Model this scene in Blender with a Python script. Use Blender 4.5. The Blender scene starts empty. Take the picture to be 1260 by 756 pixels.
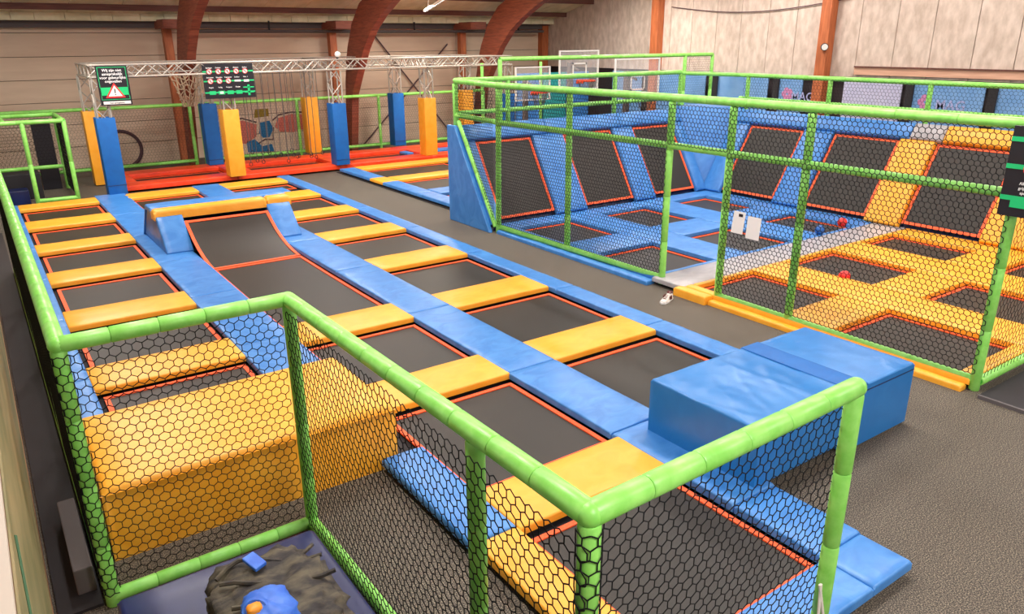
import bpy, bmesh, math, random
import numpy as np
from mathutils import Vector, Matrix, noise

# ------------------------------------------------------------------ camera, world, exposure, lamps
S = bpy.context.scene
COL = S.collection
cam_d = bpy.data.cameras.new('camera'); cam = bpy.data.objects.new('camera', cam_d); COL.objects.link(cam)
S.camera = cam
YAW, PITCH, ROLL, FPX = 0.61037, 0.33943, 0.0067, 929.3
_fw = Vector((math.sin(YAW)*math.cos(PITCH), math.cos(YAW)*math.cos(PITCH), -math.sin(PITCH)))
_r = Vector((math.cos(YAW), -math.sin(YAW), 0)); _d = _fw.cross(_r)
_c, _s = math.cos(ROLL), math.sin(ROLL)
_r2 = _c*_r + _s*_d; _d2 = -_s*_r + _c*_d
cam.matrix_world = Matrix.Translation((0, 0, 3.2)) @ Matrix((_r2, -_d2, -_fw)).transposed().to_4x4()
cam_d.sensor_width = 36; cam_d.lens = FPX/1260*36; cam_d.clip_start = .05; cam_d.clip_end = 200

W = bpy.data.worlds.new('world'); S.world = W; W.use_nodes = True
W.node_tree.nodes['Background'].inputs[0].default_value = (1.0, .97, .94, 1)
W.node_tree.nodes['Background'].inputs[1].default_value = 1.0
S.view_settings.view_transform = 'Standard'; S.view_settings.look = 'None'
S.view_settings.exposure = 0.0; S.view_settings.gamma = 1.0
S.cycles.use_denoising = True
S.cycles.max_bounces = 8; S.cycles.diffuse_bounces = 4; S.cycles.transparent_max_bounces = 8
S.cycles.sample_clamp_indirect = 6

LAMP_W = 200
def roof_z(y): return 3.80 + .25*min(23.5-y, y+5.5)
LAMPS = [(x, y) for x in (1.6, 6.4, 11.1, 15.9) for y in (19.3 if x == 11.1 else 16.9, 13.0, 8.5, 4.0, -1.0)]
random.seed(4)

# ------------------------------------------------------------------ materials
def nt(name):
    m = bpy.data.materials.new(name); m.use_nodes = True
    return m, m.node_tree, m.node_tree.nodes['Principled BSDF']
def lin(c):
    return tuple(((v/255)/12.92 if v/255 <= .04045 else ((v/255+.055)/1.055)**2.4) for v in c) + (1,)
def plain(name, c, rough=.5, metal=0, spec=.5):
    m, t, b = nt(name)
    b.inputs['Base Color'].default_value = lin(c); b.inputs['Roughness'].default_value = rough
    b.inputs['Metallic'].default_value = metal; b.inputs['Specular IOR Level'].default_value = spec
    return m
def bumpy(name, c, c2=None, rough=.5, scale=8, detail=4, bump=.2, dist=.01, stretch=(1,1,1), spec=.5, lo=.35, hi=.65, distort=0.0):
    m, t, b = nt(name); N, L = t.nodes, t.links
    tc = N.new('ShaderNodeTexCoord'); mp = N.new('ShaderNodeMapping'); mp.inputs['Scale'].default_value = stretch
    nz = N.new('ShaderNodeTexNoise'); nz.inputs['Scale'].default_value = scale; nz.inputs['Detail'].default_value = detail
    nz.inputs['Distortion'].default_value = distort
    L.new(tc.outputs['Object'], mp.inputs[0]); L.new(mp.outputs[0], nz.inputs['Vector'])
    cr = N.new('ShaderNodeValToRGB'); cr.color_ramp.elements[0].position = lo; cr.color_ramp.elements[1].position = hi
    cr.color_ramp.elements[0].color = lin(c); cr.color_ramp.elements[1].color = lin(c2 or c)
    L.new(nz.outputs['Fac'], cr.inputs[0]); L.new(cr.outputs[0], b.inputs['Base Color'])
    bp = N.new('ShaderNodeBump'); bp.inputs['Strength'].default_value = bump; bp.inputs['Distance'].default_value = dist
    L.new(nz.outputs['Fac'], bp.inputs['Height']); L.new(bp.outputs[0], b.inputs['Normal'])
    b.inputs['Roughness'].default_value = rough; b.inputs['Specular IOR Level'].default_value = spec
    return m
def vinyl(name, c, c2, rough=.36, bump=.3):
    return bumpy(name, c, c2, rough=rough, scale=3.2, detail=3, bump=bump, dist=.02, stretch=(1, 1.6, 1), distort=1.2)
M = {}
M['yellow'] = vinyl('yellow_vinyl', (240,162,36), (246,174,54), .42)
M['blue'] = vinyl('blue_vinyl', (50,118,190), (70,136,204), .38)
M['mat_blue'] = vinyl('mat_blue_vinyl', (30,112,182), (36,118,188), .33, .12)
M['deep_blue'] = vinyl('deep_blue_vinyl', (0,90,164), (0,98,174), .6, .12)
M['red'] = vinyl('red_vinyl', (240,62,22), (248,78,34))
M['white'] = vinyl('white_vinyl', (150,148,151), (170,167,168))
M['orange'] = bumpy('orange_webbing', (244,80,26), (252,104,50), rough=.6, scale=60, bump=.3, dist=.004)
M['bed'] = bumpy('black_mesh_bed', (38,34,29), (47,43,37), rough=.5, scale=240, detail=2, bump=.12, dist=.002, spec=.35)
M['pit'] = plain('pit_black', (22,18,22), .8)
M['green'] = bumpy('green_foam', (130,210,86), (152,224,108), rough=.4, scale=14, bump=.12, dist=.006)
M['steel_green'] = plain('green_steel', (60,180,50), .4)
M['net'] = plain('black_net_cord', (20,20,22), .7, spec=.2)
M['net_blue'] = plain('dark_blue_net_cord', (28,28,60), .7, spec=.2)
M['alu'] = plain('aluminium', (178,170,158), .5, .3)
M['navy'] = bumpy('navy_vinyl', (9,25,72), (14,32,86), rough=.35, scale=3, bump=.2, dist=.01)
M['bag'] = bumpy('dark_olive_nylon', (38,33,32), (92,84,66), rough=.75, scale=9, detail=8, bump=.7, dist=.02, stretch=(1,1.8,1), lo=.4, hi=.66)
M['black'] = plain('matte_black', (28,24,28), .7)
M['black_gloss'] = plain('black_board', (24,20,28), .4)
M['signgreen'] = plain('sign_green', (20,190,110), .5)
M['signpale'] = plain('sign_pale', (232,226,218), .5)
M['signred'] = plain('sign_red', (226,48,48), .5)
M['printwhite'] = plain('print_white', (240,238,234), .6)
M['glulam'] = bumpy('glulam_brown', (118,58,42), (150,80,56), rough=.6, scale=3, detail=6, bump=.15, dist=.01, stretch=(1,1,9))
M['post_wood'] = bumpy('orange_stained_wood', (160,84,44), (188,106,60), rough=.6, scale=4, detail=6, bump=.15, dist=.01, stretch=(5,5,.6))
M['plank'] = bumpy('plank_pink_brown', (196,150,124), (212,168,140), rough=.7, scale=4, detail=6, bump=.15, dist=.006, stretch=(1,.4,6))
M['wallpanel'] = bumpy('beige_sandwich_panel', (212,186,160), (224,200,174), rough=.75, scale=1.4, detail=5, bump=.08, dist=.01, stretch=(.6,1,4), lo=.3, hi=.7)
M['concrete'] = bumpy('pale_rough_board', (186,168,152), (214,197,182), rough=.85, scale=5, detail=9, bump=.4, dist=.012, stretch=(1,1.5,.7), lo=.34, hi=.66)
M['roof'] = bumpy('roof_board', (214,206,168), (238,230,196), rough=.85, scale=3, detail=6, bump=.2, dist=.01, stretch=(1,.5,1))
M['eave'] = plain('eave_steel', (92,82,80), .7)
M['purlin'] = bumpy('purlin_brown', (88,50,42), (112,66,54), rough=.7, scale=4, bump=.1, stretch=(.5,6,6))
M['dado'] = plain('dark_dado', (48,38,40), .7)
M['banner'] = bumpy('banner_blue', (96,144,196), (122,164,210), rough=.4, scale=2, bump=.1)
M['banner_pale'] = bumpy('banner_pale', (176,178,206), (190,190,214), rough=.4, scale=2, bump=.1)
M['pink'] = plain('print_pink', (190,124,166), .6)
M['printpale'] = plain('print_lilac', (160,164,206), .6)
M['ball_red'] = plain('ball_red', (226,36,30), .4)
M['ball_blue'] = plain('ball_blue', (16,90,170), .4)
M['shoe_white'] = plain('shoe_white', (226,214,204), .6)
M['shoe_red'] = plain('shoe_maroon', (92,30,26), .6)
M['hoop'] = plain('hoop_orange', (238,78,34), .45)
M['frame_white'] = plain('frame_white', (224,222,216), .5)
M['rope'] = plain('rope_grey', (96,88,82), .8)
M['webbing'] = plain('webbing_tan', (168,146,118), .8)
M['olive'] = bumpy('olive_banner', (150,138,98), (112,112,74), rough=.6, scale=2.2, detail=5, bump=.1, stretch=(1,.6,2))
M['coping'] = plain('pale_coping', (206,194,178), .6)
M['lightwood'] = bumpy('light_wood', (206,150,106), (216,164,120), rough=.6, scale=4, bump=.1, stretch=(6,.6,6))
M['grey'] = plain('grey_cloth', (92,86,86), .8)
M['darkgreen'] = plain('dark_green_print', (40,84,48), .6)
M['cobalt'] = bumpy('cobalt_nylon', (40,96,200), (66,122,218), rough=.5, scale=14, bump=.4, dist=.01)
M['item_orange'] = plain('orange_yellow', (240,150,30), .5)
M['mural_red'] = plain('mural_red', (206,112,96), .8)
M['mural_blue'] = plain('mural_blue', (40,112,160), .8)
M['mural_ochre'] = plain('mural_ochre', (150,122,40), .8)
M['mural_line'] = plain('mural_line', (92,66,70), .8)
M['teal'] = plain('teal_vinyl', (40,150,150), .4)
mm, t, b = nt('speckled_floor')
N, L = t.nodes, t.links
tc = N.new('ShaderNodeTexCoord'); n1 = N.new('ShaderNodeTexNoise'); n1.inputs['Scale'].default_value = 120; n1.inputs['Detail'].default_value = 2
n2 = N.new('ShaderNodeTexNoise'); n2.inputs['Scale'].default_value = .7; n2.inputs['Detail'].default_value = 4
cr = N.new('ShaderNodeValToRGB'); e = cr.color_ramp.elements
e[0].position = .36; e[0].color = lin((36,32,30)); e[1].position = .68; e[1].color = lin((150,140,120))
x_ = e.new(.5); x_.color = lin((74,67,59))
cr2 = N.new('ShaderNodeValToRGB'); cr2.color_ramp.elements[0].color = (.78,.78,.78,1); cr2.color_ramp.elements[1].color = (1.12,1.1,1.06,1)
mx = N.new('ShaderNodeMixRGB'); mx.blend_type = 'MULTIPLY'; mx.inputs[0].default_value = 1
L.new(tc.outputs['Object'], n1.inputs['Vector']); L.new(tc.outputs['Object'], n2.inputs['Vector'])
L.new(n1.outputs['Fac'], cr.inputs[0]); L.new(n2.outputs['Fac'], cr2.inputs[0])
L.new(cr.outputs[0], mx.inputs[1]); L.new(cr2.outputs[0], mx.inputs[2]); L.new(mx.outputs[0], b.inputs['Base Color'])
bp = N.new('ShaderNodeBump'); bp.inputs['Strength'].default_value = .5; bp.inputs['Distance'].default_value = .006
L.new(n1.outputs['Fac'], bp.inputs['Height']); L.new(bp.outputs[0], b.inputs['Normal']); b.inputs['Roughness'].default_value = .75
M['floor'] = mm
mm, t, b = nt('lamp_tube_glow'); b.inputs['Emission Color'].default_value = (1,.98,.94,1); b.inputs['Emission Strength'].default_value = 9
M['tube'] = mm
mm, t, b = nt('clear_acrylic'); b.inputs['Base Color'].default_value = (.95,.97,1,1); b.inputs['Roughness'].default_value = .05
b.inputs['Alpha'].default_value = .12
M['acrylic'] = mm

# ------------------------------------------------------------------ object helpers
ORG = {}
def link(o, parent, origin, label=None, cat=None, group=None, kind=None):
    COL.objects.link(o)
    if parent is not None:
        o.parent = parent; ORG[o.name] = ORG[parent.name]
    else:
        o.location = origin; ORG[o.name] = Vector(origin)
    for k, v in (('label', label), ('category', cat), ('group', group), ('kind', kind)):
        if v: o[k] = v
    return o
def thing(name, loc, label, cat, group=None):
    o = bpy.data.objects.new(name, None); o.empty_display_size = .1
    return link(o, None, Vector(loc), label, cat, group)
def prop(o, **k):
    for a, v in k.items(): o[a] = v
    return o
class MB:
    def __init__(s): s.v = []; s.f = []
    def add(s, vs, fs):
        n = len(s.v); s.v += [tuple(p) for p in vs]; s.f += [tuple(i+n for i in f) for f in fs]; return s
    def box(s, x0, x1, y0, y1, z0, z1):
        return s.add([(x0,y0,z0),(x1,y0,z0),(x1,y1,z0),(x0,y1,z0),(x0,y0,z1),(x1,y0,z1),(x1,y1,z1),(x0,y1,z1)],
                     [(3,2,1,0),(4,5,6,7),(0,1,5,4),(1,2,6,5),(2,3,7,6),(3,0,4,7)])
    def obox(s, o, u, v, w, a, b, c):
        o, u, v, w = map(Vector, (o, u, v, w)); P = [o+u*i+v*j+w*k for k in (0, c) for j in (0, b) for i in (0, a)]
        return s.add(P, [(0,2,3,1),(4,5,7,6),(0,1,5,4),(1,3,7,5),(3,2,6,7),(2,0,4,6)])
    def tube(s, pts, r, n=10, cap=True, rs=None):
        pts = [Vector(p) for p in pts]; m = len(pts); rings = []
        t0 = (pts[1]-pts[0]).normalized(); up = Vector((0,0,1)) if abs(t0.z) < .9 else Vector((1,0,0))
        u = t0.cross(up).normalized()
        for i, p in enumerate(pts):
            t = ((pts[min(i+1,m-1)]-p).normalized() + (p-pts[max(i-1,0)]).normalized())
            t = t.normalized() if t.length > 1e-6 else t0
            u = (u - t*u.dot(t)).normalized(); w = t.cross(u); rr = rs[i] if rs else r
            rings.append([p + (u*math.cos(2*math.pi*k/n) + w*math.sin(2*math.pi*k/n))*rr for k in range(n)])
        vs = [q for rg in rings for q in rg]
        fs = [(i*n+k, i*n+(k+1) % n, (i+1)*n+(k+1) % n, (i+1)*n+k) for i in range(m-1) for k in range(n)]
        if cap: fs += [tuple(range(n))[::-1], tuple((m-1)*n+k for k in range(n))]
        return s.add(vs, fs)
    def sphere(s, c, r, n=16, m=10, sc=(1,1,1)):
        vs = []; fs = []
        for i in range(m+1):
            a = math.pi*i/m
            for k in range(n):
                q = 2*math.pi*k/n; vs.append((c[0]+r*sc[0]*math.sin(a)*math.cos(q), c[1]+r*sc[1]*math.sin(a)*math.sin(q), c[2]+r*sc[2]*math.cos(a)))
        for i in range(m):
            for k in range(n): fs.append((i*n+k, (i+1)*n+k, (i+1)*n+(k+1) % n, i*n+(k+1) % n))
        return s.add(vs, fs)
    def prism(s, poly, d):       # poly: 3-D points, extruded by vector d
        poly = [Vector(p) for p in poly]; d = Vector(d); n = len(poly)
        vs = poly + [p+d for p in poly]
        return s.add(vs, [tuple(range(n))[::-1], tuple(range(n, 2*n))] + [(i, (i+1) % n, (i+1) % n+n, i+n) for i in range(n)])
    def build(s, name, mat, parent=None, origin=None, smooth=False, label=None, cat=None, group=None, kind=None, fix=True, bevel=0, ang=40):
        if parent is not None: origin = ORG[parent.name]
        elif origin is None:
            a = np.array(s.v); origin = Vector(((a[:,0].min()+a[:,0].max())/2, (a[:,1].min()+a[:,1].max())/2, a[:,2].min()))
        origin = Vector(origin)
        me = bpy.data.meshes.new(name)
        me.from_pydata([(x-origin.x, y-origin.y, z-origin.z) for x, y, z in s.v], [], s.f)
        if fix or bevel:
            bm = bmesh.new(); bm.from_mesh(me); bmesh.ops.recalc_face_normals(bm, faces=bm.faces)
            if bevel: bmesh.ops.bevel(bm, geom=[e for e in bm.edges if len(e.link_faces) == 2 and e.calc_face_angle() > .5], offset=bevel, segments=2, profile=.6, affect='EDGES')
            bm.to_mesh(me); bm.free()
        me.materials.append(mat)
        if smooth: me.polygons.foreach_set('use_smooth', [True]*len(me.polygons)); me.set_sharp_from_angle(angle=math.radians(ang))
        o = bpy.data.objects.new(name, me)
        return link(o, parent, origin, label, cat, group, kind)
def wall_piece(name, mb, mat, parent=None, **k):
    return mb.build(name, mat, parent, kind=None if parent else 'structure', **k)

def cushion(mb, o, u, v, w, A, B, H, r=.035, wr=.004, step=.16, seed=0, cr=0):
    """soft pad: o corner, u/v in-plane unit vectors, w outward, size A x B x H, rolled edges, wrinkled skin"""
    o, u, v, w = map(Vector, (o, u, v, w)); r = min(r, H*.9, A*.3, B*.3)
    def ticks(Ln):
        e = [0, .12*r, .4*r, r]; n = max(2, int((Ln-2*r)/step)); mid = [r+(Ln-2*r)*i/n for i in range(1, n)]
        return e + mid + [Ln-q for q in reversed(e)]
    X, Y = ticks(A), ticks(B); nx, ny = len(X), len(Y)
    def hh(x, y):
        tx = max(0, r-min(x, A-x))/r; ty = max(0, r-min(y, B-y))/r; t = min(1, math.hypot(tx, ty))
        h = H-r+r*math.sqrt(1-t*t)
        k = max(0, 1-t)
        p = o+u*x+v*y
        h += k*wr*(noise.noise(Vector((p.x*3+seed, p.y*3, p.z*3)))*1.6 + noise.noise(Vector((p.x*9, p.y*9+seed, p.z*9)))*.7)
        if cr:
            q1 = noise.noise(Vector((p.x*1.7+p.y*.9+seed, p.y*1.3-p.x*.4, p.z*2))); q2 = noise.noise(Vector((p.x*3.1-p.y*2.3, p.y*1.1+seed, p.z*3+4)))
            h += k*cr*(math.exp(-(q1/.05)**2)+.7*math.exp(-(q2/.06)**2)-.4)
        h += k*.004*min(1, 4*min(x, A-x, y, B-y)/min(A, B))
        return h
    vs = [o+u*x+v*y+w*hh(x, y) for y in Y for x in X]
    fs = [(j*nx+i, j*nx+i+1, (j+1)*nx+i+1, (j+1)*nx+i) for j in range(ny-1) for i in range(nx-1)]
    per = [i for i in range(nx)] + [j*nx+nx-1 for j in range(1, ny)] + [(ny-1)*nx+i for i in range(nx-2, -1, -1)] + [j*nx for j in range(ny-2, 0, -1)]
    base = len(vs)
    for q in per:
        i, j = q % nx, q//nx; vs.append(o+u*X[i]+v*Y[j])
    m = len(per)
    fs += [(per[k], base+k, base+(k+1) % m, per[(k+1) % m]) for k in range(m)]
    fs.append(tuple(base+k for k in range(m)))
    return mb.add(vs, fs)
UX, UY, UZ = (1,0,0), (0,1,0), (0,0,1)
def pad(name, x0, x1, y0, y1, mat, label, cat='pad', group=None, z0=.05, z1=.115, parent=None, r=.018, wr=.0035, **k):
    if mat == 'blue': k.setdefault('cr', .004); k.setdefault('step', .055)
    mb = MB(); cushion(mb, (x0,y0,z0), UX, UY, UZ, x1-x0, y1-y0, z1-z0, r=r, wr=wr, seed=x0*3+y0, **k)
    if parent is not None: return mb.build(name, M[mat], parent, smooth=True, ang=75)
    return mb.build(name, M[mat], None, smooth=True, ang=75, label=label, cat=cat, group=group)

def trampoline(x0, x1, y0, y1, label, group, z=.034, bw=.045, fr=None, parts_only=None):
    """flat bed: black mat plus orange webbing border; fr=(o,u,v,w) makes it lie in another plane"""
    if fr is None: o, u, v, w = Vector((x0,y0,z)), Vector(UX), Vector(UY), Vector(UZ)
    else: o, u, v, w = fr
    A, B = x1-x0, y1-y0
    t = thing('trampoline_bed', o+u*A/2+v*B/2-w*.02, label, 'trampoline', group)
    mb = MB(); n = 6; vs = []; 
    for j in range(n+1):
        for i in range(n+1):
            a, c = i/n, j/n; sag = -.012*math.sin(math.pi*a)*math.sin(math.pi*c)
            vs.append(o+u*(bw*.5+(A-bw)*a)+v*(bw*.5+(B-bw)*c)+w*sag)
    k = len(vs); vs += [p-w*.008 for p in vs]
    fs = [(j*(n+1)+i, j*(n+1)+i+1, (j+1)*(n+1)+i+1, (j+1)*(n+1)+i) for j in range(n) for i in range(n)]
    fs += [tuple(q+k for q in reversed(f)) for f in fs]
    mb.add(vs, fs); mb.build('jumping_mat', M['bed'], t, smooth=True, fix=False)
    mb = MB()
    for (a, b, c, d) in ((0,0,A,bw),(0,B-bw,A,bw),(0,bw,bw,B-2*bw),(A-bw,bw,bw,B-2*bw)):
        mb.obox(o+u*a+v*b-w*.004, u, v, w, c, d, .014)
    mb.build('webbing_border', M['orange'], t)
    return t

def hexnet(o, u, v, A, B, s=.033, r=.003, name='net', parent=None, mat=None, keep=None):
    o, u, v = (np.array(q, float) for q in (o, u, v)); w = np.cross(u, v)
    wd = math.sqrt(3)*s; E = []
    nc = int(A/wd)+2; nr = int(B/(1.5*s))+2
    for j in range(-1, nr):
        off = wd/2 if j % 2 else 0
        for i in range(-1, nc):
            cx, cy = i*wd+off, j*1.5*s
            a = (cx-wd/2, cy+s/2); b2 = (cx, cy+s); c = (cx+wd/2, cy+s/2); d = (cx-wd/2, cy-s/2)
            E += [(a, b2), (b2, c), (a, d)]
    E = np.array(E)
    P, Q = E[:,0].copy(), E[:,1].copy()
    ok = lambda X: (X[:,0] >= -1e-6) & (X[:,0] <= A+1e-6) & (X[:,1] >= -1e-6) & (X[:,1] <= B+1e-6)
    k = ok(P) & ok(Q)
    if keep is not None: k &= keep((P+Q)/2)
    P, Q = P[k], Q[k]; n = len(P)
    jit = lambda X: .08*s*np.stack([np.sin(X[:,0]*37+X[:,1]*11), np.cos(X[:,1]*41+X[:,0]*7)], 1)
    P = P+jit(P); Q = Q+jit(Q)
    d = Q-P; d /= np.linalg.norm(d, axis=1)[:,None]; pn = np.stack([-d[:,1], d[:,0]], 1)
    V = np.zeros((n, 6, 3))
    for e_, X in enumerate((P, Q)):
        base = o + X[:,:1]*u + X[:,1:]*v
        for kk in range(3):
            a = 2*math.pi*kk/3
            V[:, e_*3+kk] = base + r*(math.cos(a)*(pn[:,:1]*u + pn[:,1:]*v) + math.sin(a)*w)
    base = (np.arange(n)*6)[:,None]
    F = np.concatenate([base+np.array([[kk, (kk+1) % 3, (kk+1) % 3+3, kk+3]]) for kk in range(3)], 0)
    V = V.reshape(-1, 3); org = ORG[parent.name] if parent is not None else Vector(o)
    V -= np.array(org)
    me = bpy.data.meshes.new(name); me.vertices.add(len(V)); me.vertices.foreach_set('co', V.ravel())
    me.loops.add(F.size); me.loops.foreach_set('vertex_index', F.ravel().astype(np.int32))
    me.polygons.add(len(F)); me.polygons.foreach_set('loop_start', np.arange(0, F.size, 4, dtype=np.int32))
    me.polygons.foreach_set('use_smooth', [True]*len(F))
    me.update(calc_edges=True); me.materials.append(mat or M['net'])
    ob = bpy.data.objects.new(name, me)
    return link(ob, parent, org, kind='stuff')

def wrapnet(cx, cy, rad, z0, z1, a0, a1, parent, r=.0031):
    """net pulled round a post: a flat strip of net bent onto a cylinder"""
    ob = hexnet((0,0,z0), UX, UZ, rad*(a1-a0), z1-z0, r=r, parent=parent)
    n = len(ob.data.vertices); co = np.empty(n*3); ob.data.vertices.foreach_get('co', co); co = co.reshape(-1, 3)
    org = np.array(ORG[parent.name]); co += org
    an = a0+co[:,0]/rad; rr = rad-co[:,1]
    co = np.stack([cx+rr*np.cos(an), cy+rr*np.sin(an), co[:,2]], 1)-org
    ob.data.vertices.foreach_set('co', co.ravel()); ob.data.update(); return ob

def sleeved(name, parent, a, b, r=.046, seg=.28, mat='green', n=14):
    """steel core with a row of foam sleeves over it"""
    a, b = Vector(a), Vector(b); Ln = (b-a).length; k = max(1, round(Ln/seg)); d = (b-a)/k; dn = d.normalized()
    core = MB().tube([a, b], r*.72, 8).build(name, M['steel_green'], parent, smooth=True)
    for i in range(k):
        p, q = a+d*i+dn*.001, a+d*(i+1)-dn*.001; h = min(.007, d.length*.1)
        MB().tube([p, p+dn*h, q-dn*h, q], r, n, rs=[r*.9, r, r, r*.9]).build('foam_sleeve', M[mat], core, smooth=True, ang=50)
    return core

def font(txt, size, mat, parent, o, u, v, align='CENTER', depth=.001, name='lettering', wide=1.0):
    cu = bpy.data.curves.new(name, 'FONT'); cu.body = txt; cu.size = size; cu.extrude = depth; cu.align_x = align; cu.resolution_u = 3
    cu.offset = size*.012
    tmp = bpy.data.objects.new(name, cu); COL.objects.link(tmp)
    me = bpy.data.meshes.new_from_object(tmp.evaluated_get(bpy.context.evaluated_depsgraph_get())); bpy.data.objects.remove(tmp); bpy.data.curves.remove(cu)
    me.name = name; me.materials.clear(); me.materials.append(M[mat]); ob = bpy.data.objects.new(name, me); COL.objects.link(ob)
    u, v = Vector(u).normalized(), Vector(v).normalized(); w = u.cross(v)
    m = Matrix((u*wide, v, w)).transposed().to_4x4(); m.translation = Vector(o)-ORG[parent.name]
    ob.parent = parent; ob.matrix_local = m; ORG[ob.name] = ORG[parent.name]
    return ob

# ================================================================== STRUCTURE
MB().box(-9, 20, -7, 25, -.2, 0).build('floor', M['floor'], kind='structure', origin=(0,0,0))
# far wall: cladding boards in bays between the arches
wf = MB().box(-9, 18.3, 23.62, 23.9, 0, 4.3).build('wall_far', M['dado'], kind='structure')
bays = [-4.6, .15, 4.85, 9.6, 14.2, 18.0]; zs = [0, .58, 1.16, 1.74, 2.31, 2.88, 3.46, 4.05]
for i in range(5):
    for j in range(7):
        MB().box(bays[i]+.01, bays[i+1]-.01, 23.55, 23.62, zs[j]+.006, zs[j+1]-.006).build('cladding_board', M['wallpanel'], wf, bevel=.006)
x = -1.0; k = 0
while x < 17.8:
    x1 = min(x+(.58, .5, .66)[k % 3], 17.99); MB().box(x+.006, x1-.006, 22.96, 23.0, 3.745, 3.93).build('frieze_board', M['roof'], wf); x = x1; k += 1
# right gable wall: tall rough boards above a dark dado
wr = MB().box(18.12, 18.4, -7, 23.9, 0, 9.2).build('wall_right', M['dado'], kind='structure')
y = 23.5; k = 0
while y > -6.5:
    dy = .86 if k % 2 else .92
    MB().box(18.0, 18.12, y-dy+.007, y-.007, 2.30, 9.0).build('tall_board', M['concrete'], wr, bevel=.006)
    y -= dy; k += 1
for i, yy in enumerate((23.42, 17.66, 11.82, 5.9)):
    MB().box(17.72, 17.99, yy-.14, yy+.14, 0, 9.0).build('trim_%d' % (i+1), M['post_wood'], kind='structure', bevel=.01)
MB().box(17.93, 17.99, 2.0, 11.0, 2.36, 2.53).build('trim_5', M['plank'], kind='structure')
MB().box(17.9, 17.99, 2.0, 11.0, 2.53, 2.56).build('trim_6', M['purlin'], kind='structure')
# roof
ce = MB(); zt = .12
for (ya, yb) in ((23.9, 9.0), (9.0, -6.0)):
    za, zb = roof_z(ya), roof_z(yb)
    ce.add([(-9,ya,za+.05),(18.4,ya,za+.05),(18.4,yb,zb+.05),(-9,yb,zb+.05),(-9,ya,za+.2),(18.4,ya,za+.2),(18.4,yb,zb+.2),(-9,yb,zb+.2)],
           [(0,1,2,3),(7,6,5,4),(0,4,5,1),(1,5,6,2),(2,6,7,3),(3,7,4,0)])
ce = ce.build('ceiling', M['purlin'], kind='structure', fix=True)
sl = Vector((0,-1,.25)).normalized()
for j, (ya, yb) in enumerate(((23.5, 22.35), (22.25, 20.9), (20.8, 19.3), (19.2, 17.6))):
    x = -1.0; k = 0
    while x < 17.9:
        x1 = min(x+1.18, 17.99)
        MB().obox((x+.006, ya, roof_z(ya)-.0), UX, sl, UZ, x1-x-.012, (ya-yb)*1.03, .045).build('roof_board', M['roof'], ce)
        x = x1; k += 1
for i, yp in enumerate((22.3, 20.85, 19.25, 17.5, 15.5, 13.5, 11.5, 9.0, 6.0, 3.0, 0.0, -3.0)):
    z = roof_z(yp); MB().box(-9, 18, yp-.05, yp+.05, z-.13, z+.02).build('purlin', M['purlin'], ce)
MB().box(-9, 18, 23.3, 23.55, 3.58, 3.70).build('trim_7', M['eave'], kind='structure')
MB().box(-9, 18, 23.2, 23.55, 3.70, 3.74).build('trim_8', M['eave'], kind='structure')
# glulam arches
inner = [(22.15,0),(21.95,1.0),(21.8,1.72),(21.2,2.5),(20.8,3.0),(20.25,3.48),(19.6,3.85),(18.8,4.2),(17.4,4.65),(15,5.3),(9.0,6.2)]
outer = [(22.5,0),(22.4,1.0),(22.25,2.0),(22.1,2.6),(21.9,3.05),(21.5,3.68),(20.9,4.2),(19.9,4.6),(18,5.1),(14,6.0),(9.0,6.9)]
def arch(x, label):
    mb = MB()
    pts = [(x, a, b) for a, b in outer] + [(x, 18-a, b) for a, b in reversed(outer[:-1])]
    ptsi = [(x, a, b) for a, b in inner] + [(x, 18-a, b) for a, b in reversed(inner[:-1])]
    n = len(pts); w = .22; vs = []
    for p, q in zip(pts, ptsi): vs += [p, q, (p[0]+w, p[1], p[2]), (q[0]+w, q[1], q[2])]
    fs = [(0,1,3,2), (4*n-4, 4*n-2, 4*n-1, 4*n-3)]
    for i in range(n-1):
        a = 4*i; c = a+4; fs += [(a,c,c+1,a+1),(a+2,a+3,c+3,c+2),(a,a+2,c+2,c),(a+1,c+1,c+3,a+3)]
    mb.add(vs, fs)
    t = thing('roof_arch', (x+.12, 22.2, 0), label, 'arch', 'brown laminated wooden arches under the roof')
    mb.build('beam', M['glulam'], t, bevel=.012)
    MB().box(x-.02, x+.2, 23.12, 23.34, 0, 3.55).build('wall_column', M['post_wood'], t, bevel=.01)
    MB().box(x-.18, x+.42, 22.2, 23.3, 3.55, 3.78).build('bracket', M['glulam'], t, bevel=.01)
arch(.05, 'brown laminated wooden roof arch beyond the top left corner')
arch(4.78, 'brown laminated wooden arch rising behind the rules sign')
arch(9.5, 'brown laminated wooden arch in the middle of the far wall')
arch(14.15, 'thick brown laminated wooden arch nearest the corner of the two walls')
wc = thing('wall_cable', (17.95, 15, 3.9), 'thin dark cable sagging across the top of the right wall', 'cable')
MB().tube([(17.96, 17.2-.42*k, 4.12-.23*math.sin(math.pi*k/14)) for k in range(15)], .014, 5).build('cable', M['mural_line'], wc)
# pipe under the eave
tp = thing('overhead_pipe', (9.5, 22.9, 3.4), 'dark pipe hanging below the eave along the far wall', 'pipe')
MB().tube([(5.3,22.95,3.5),(17.5,22.95,3.5)], .045, 10).build('pipe', M['eave'], tp, smooth=True)
for x in (7.6, 12.3, 16.4): MB().box(x-.02, x+.02, 22.93, 22.97, 3.46, 3.78).build('hanger', M['black'], tp)
# cross bracing rods on the far wall
tb = thing('cross_brace', (12.4, 23.4, 0), 'thin steel cross brace on the far wall behind the fence', 'brace')
for a, b_ in (((11.1,23.45,3.4),(13.95,23.45,.0)), ((13.8,23.45,3.1),(10.5,23.45,.0))):
    MB().tube([a, b_], .022, 6).build('rod', M['mural_line'], tb, smooth=True)
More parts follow.
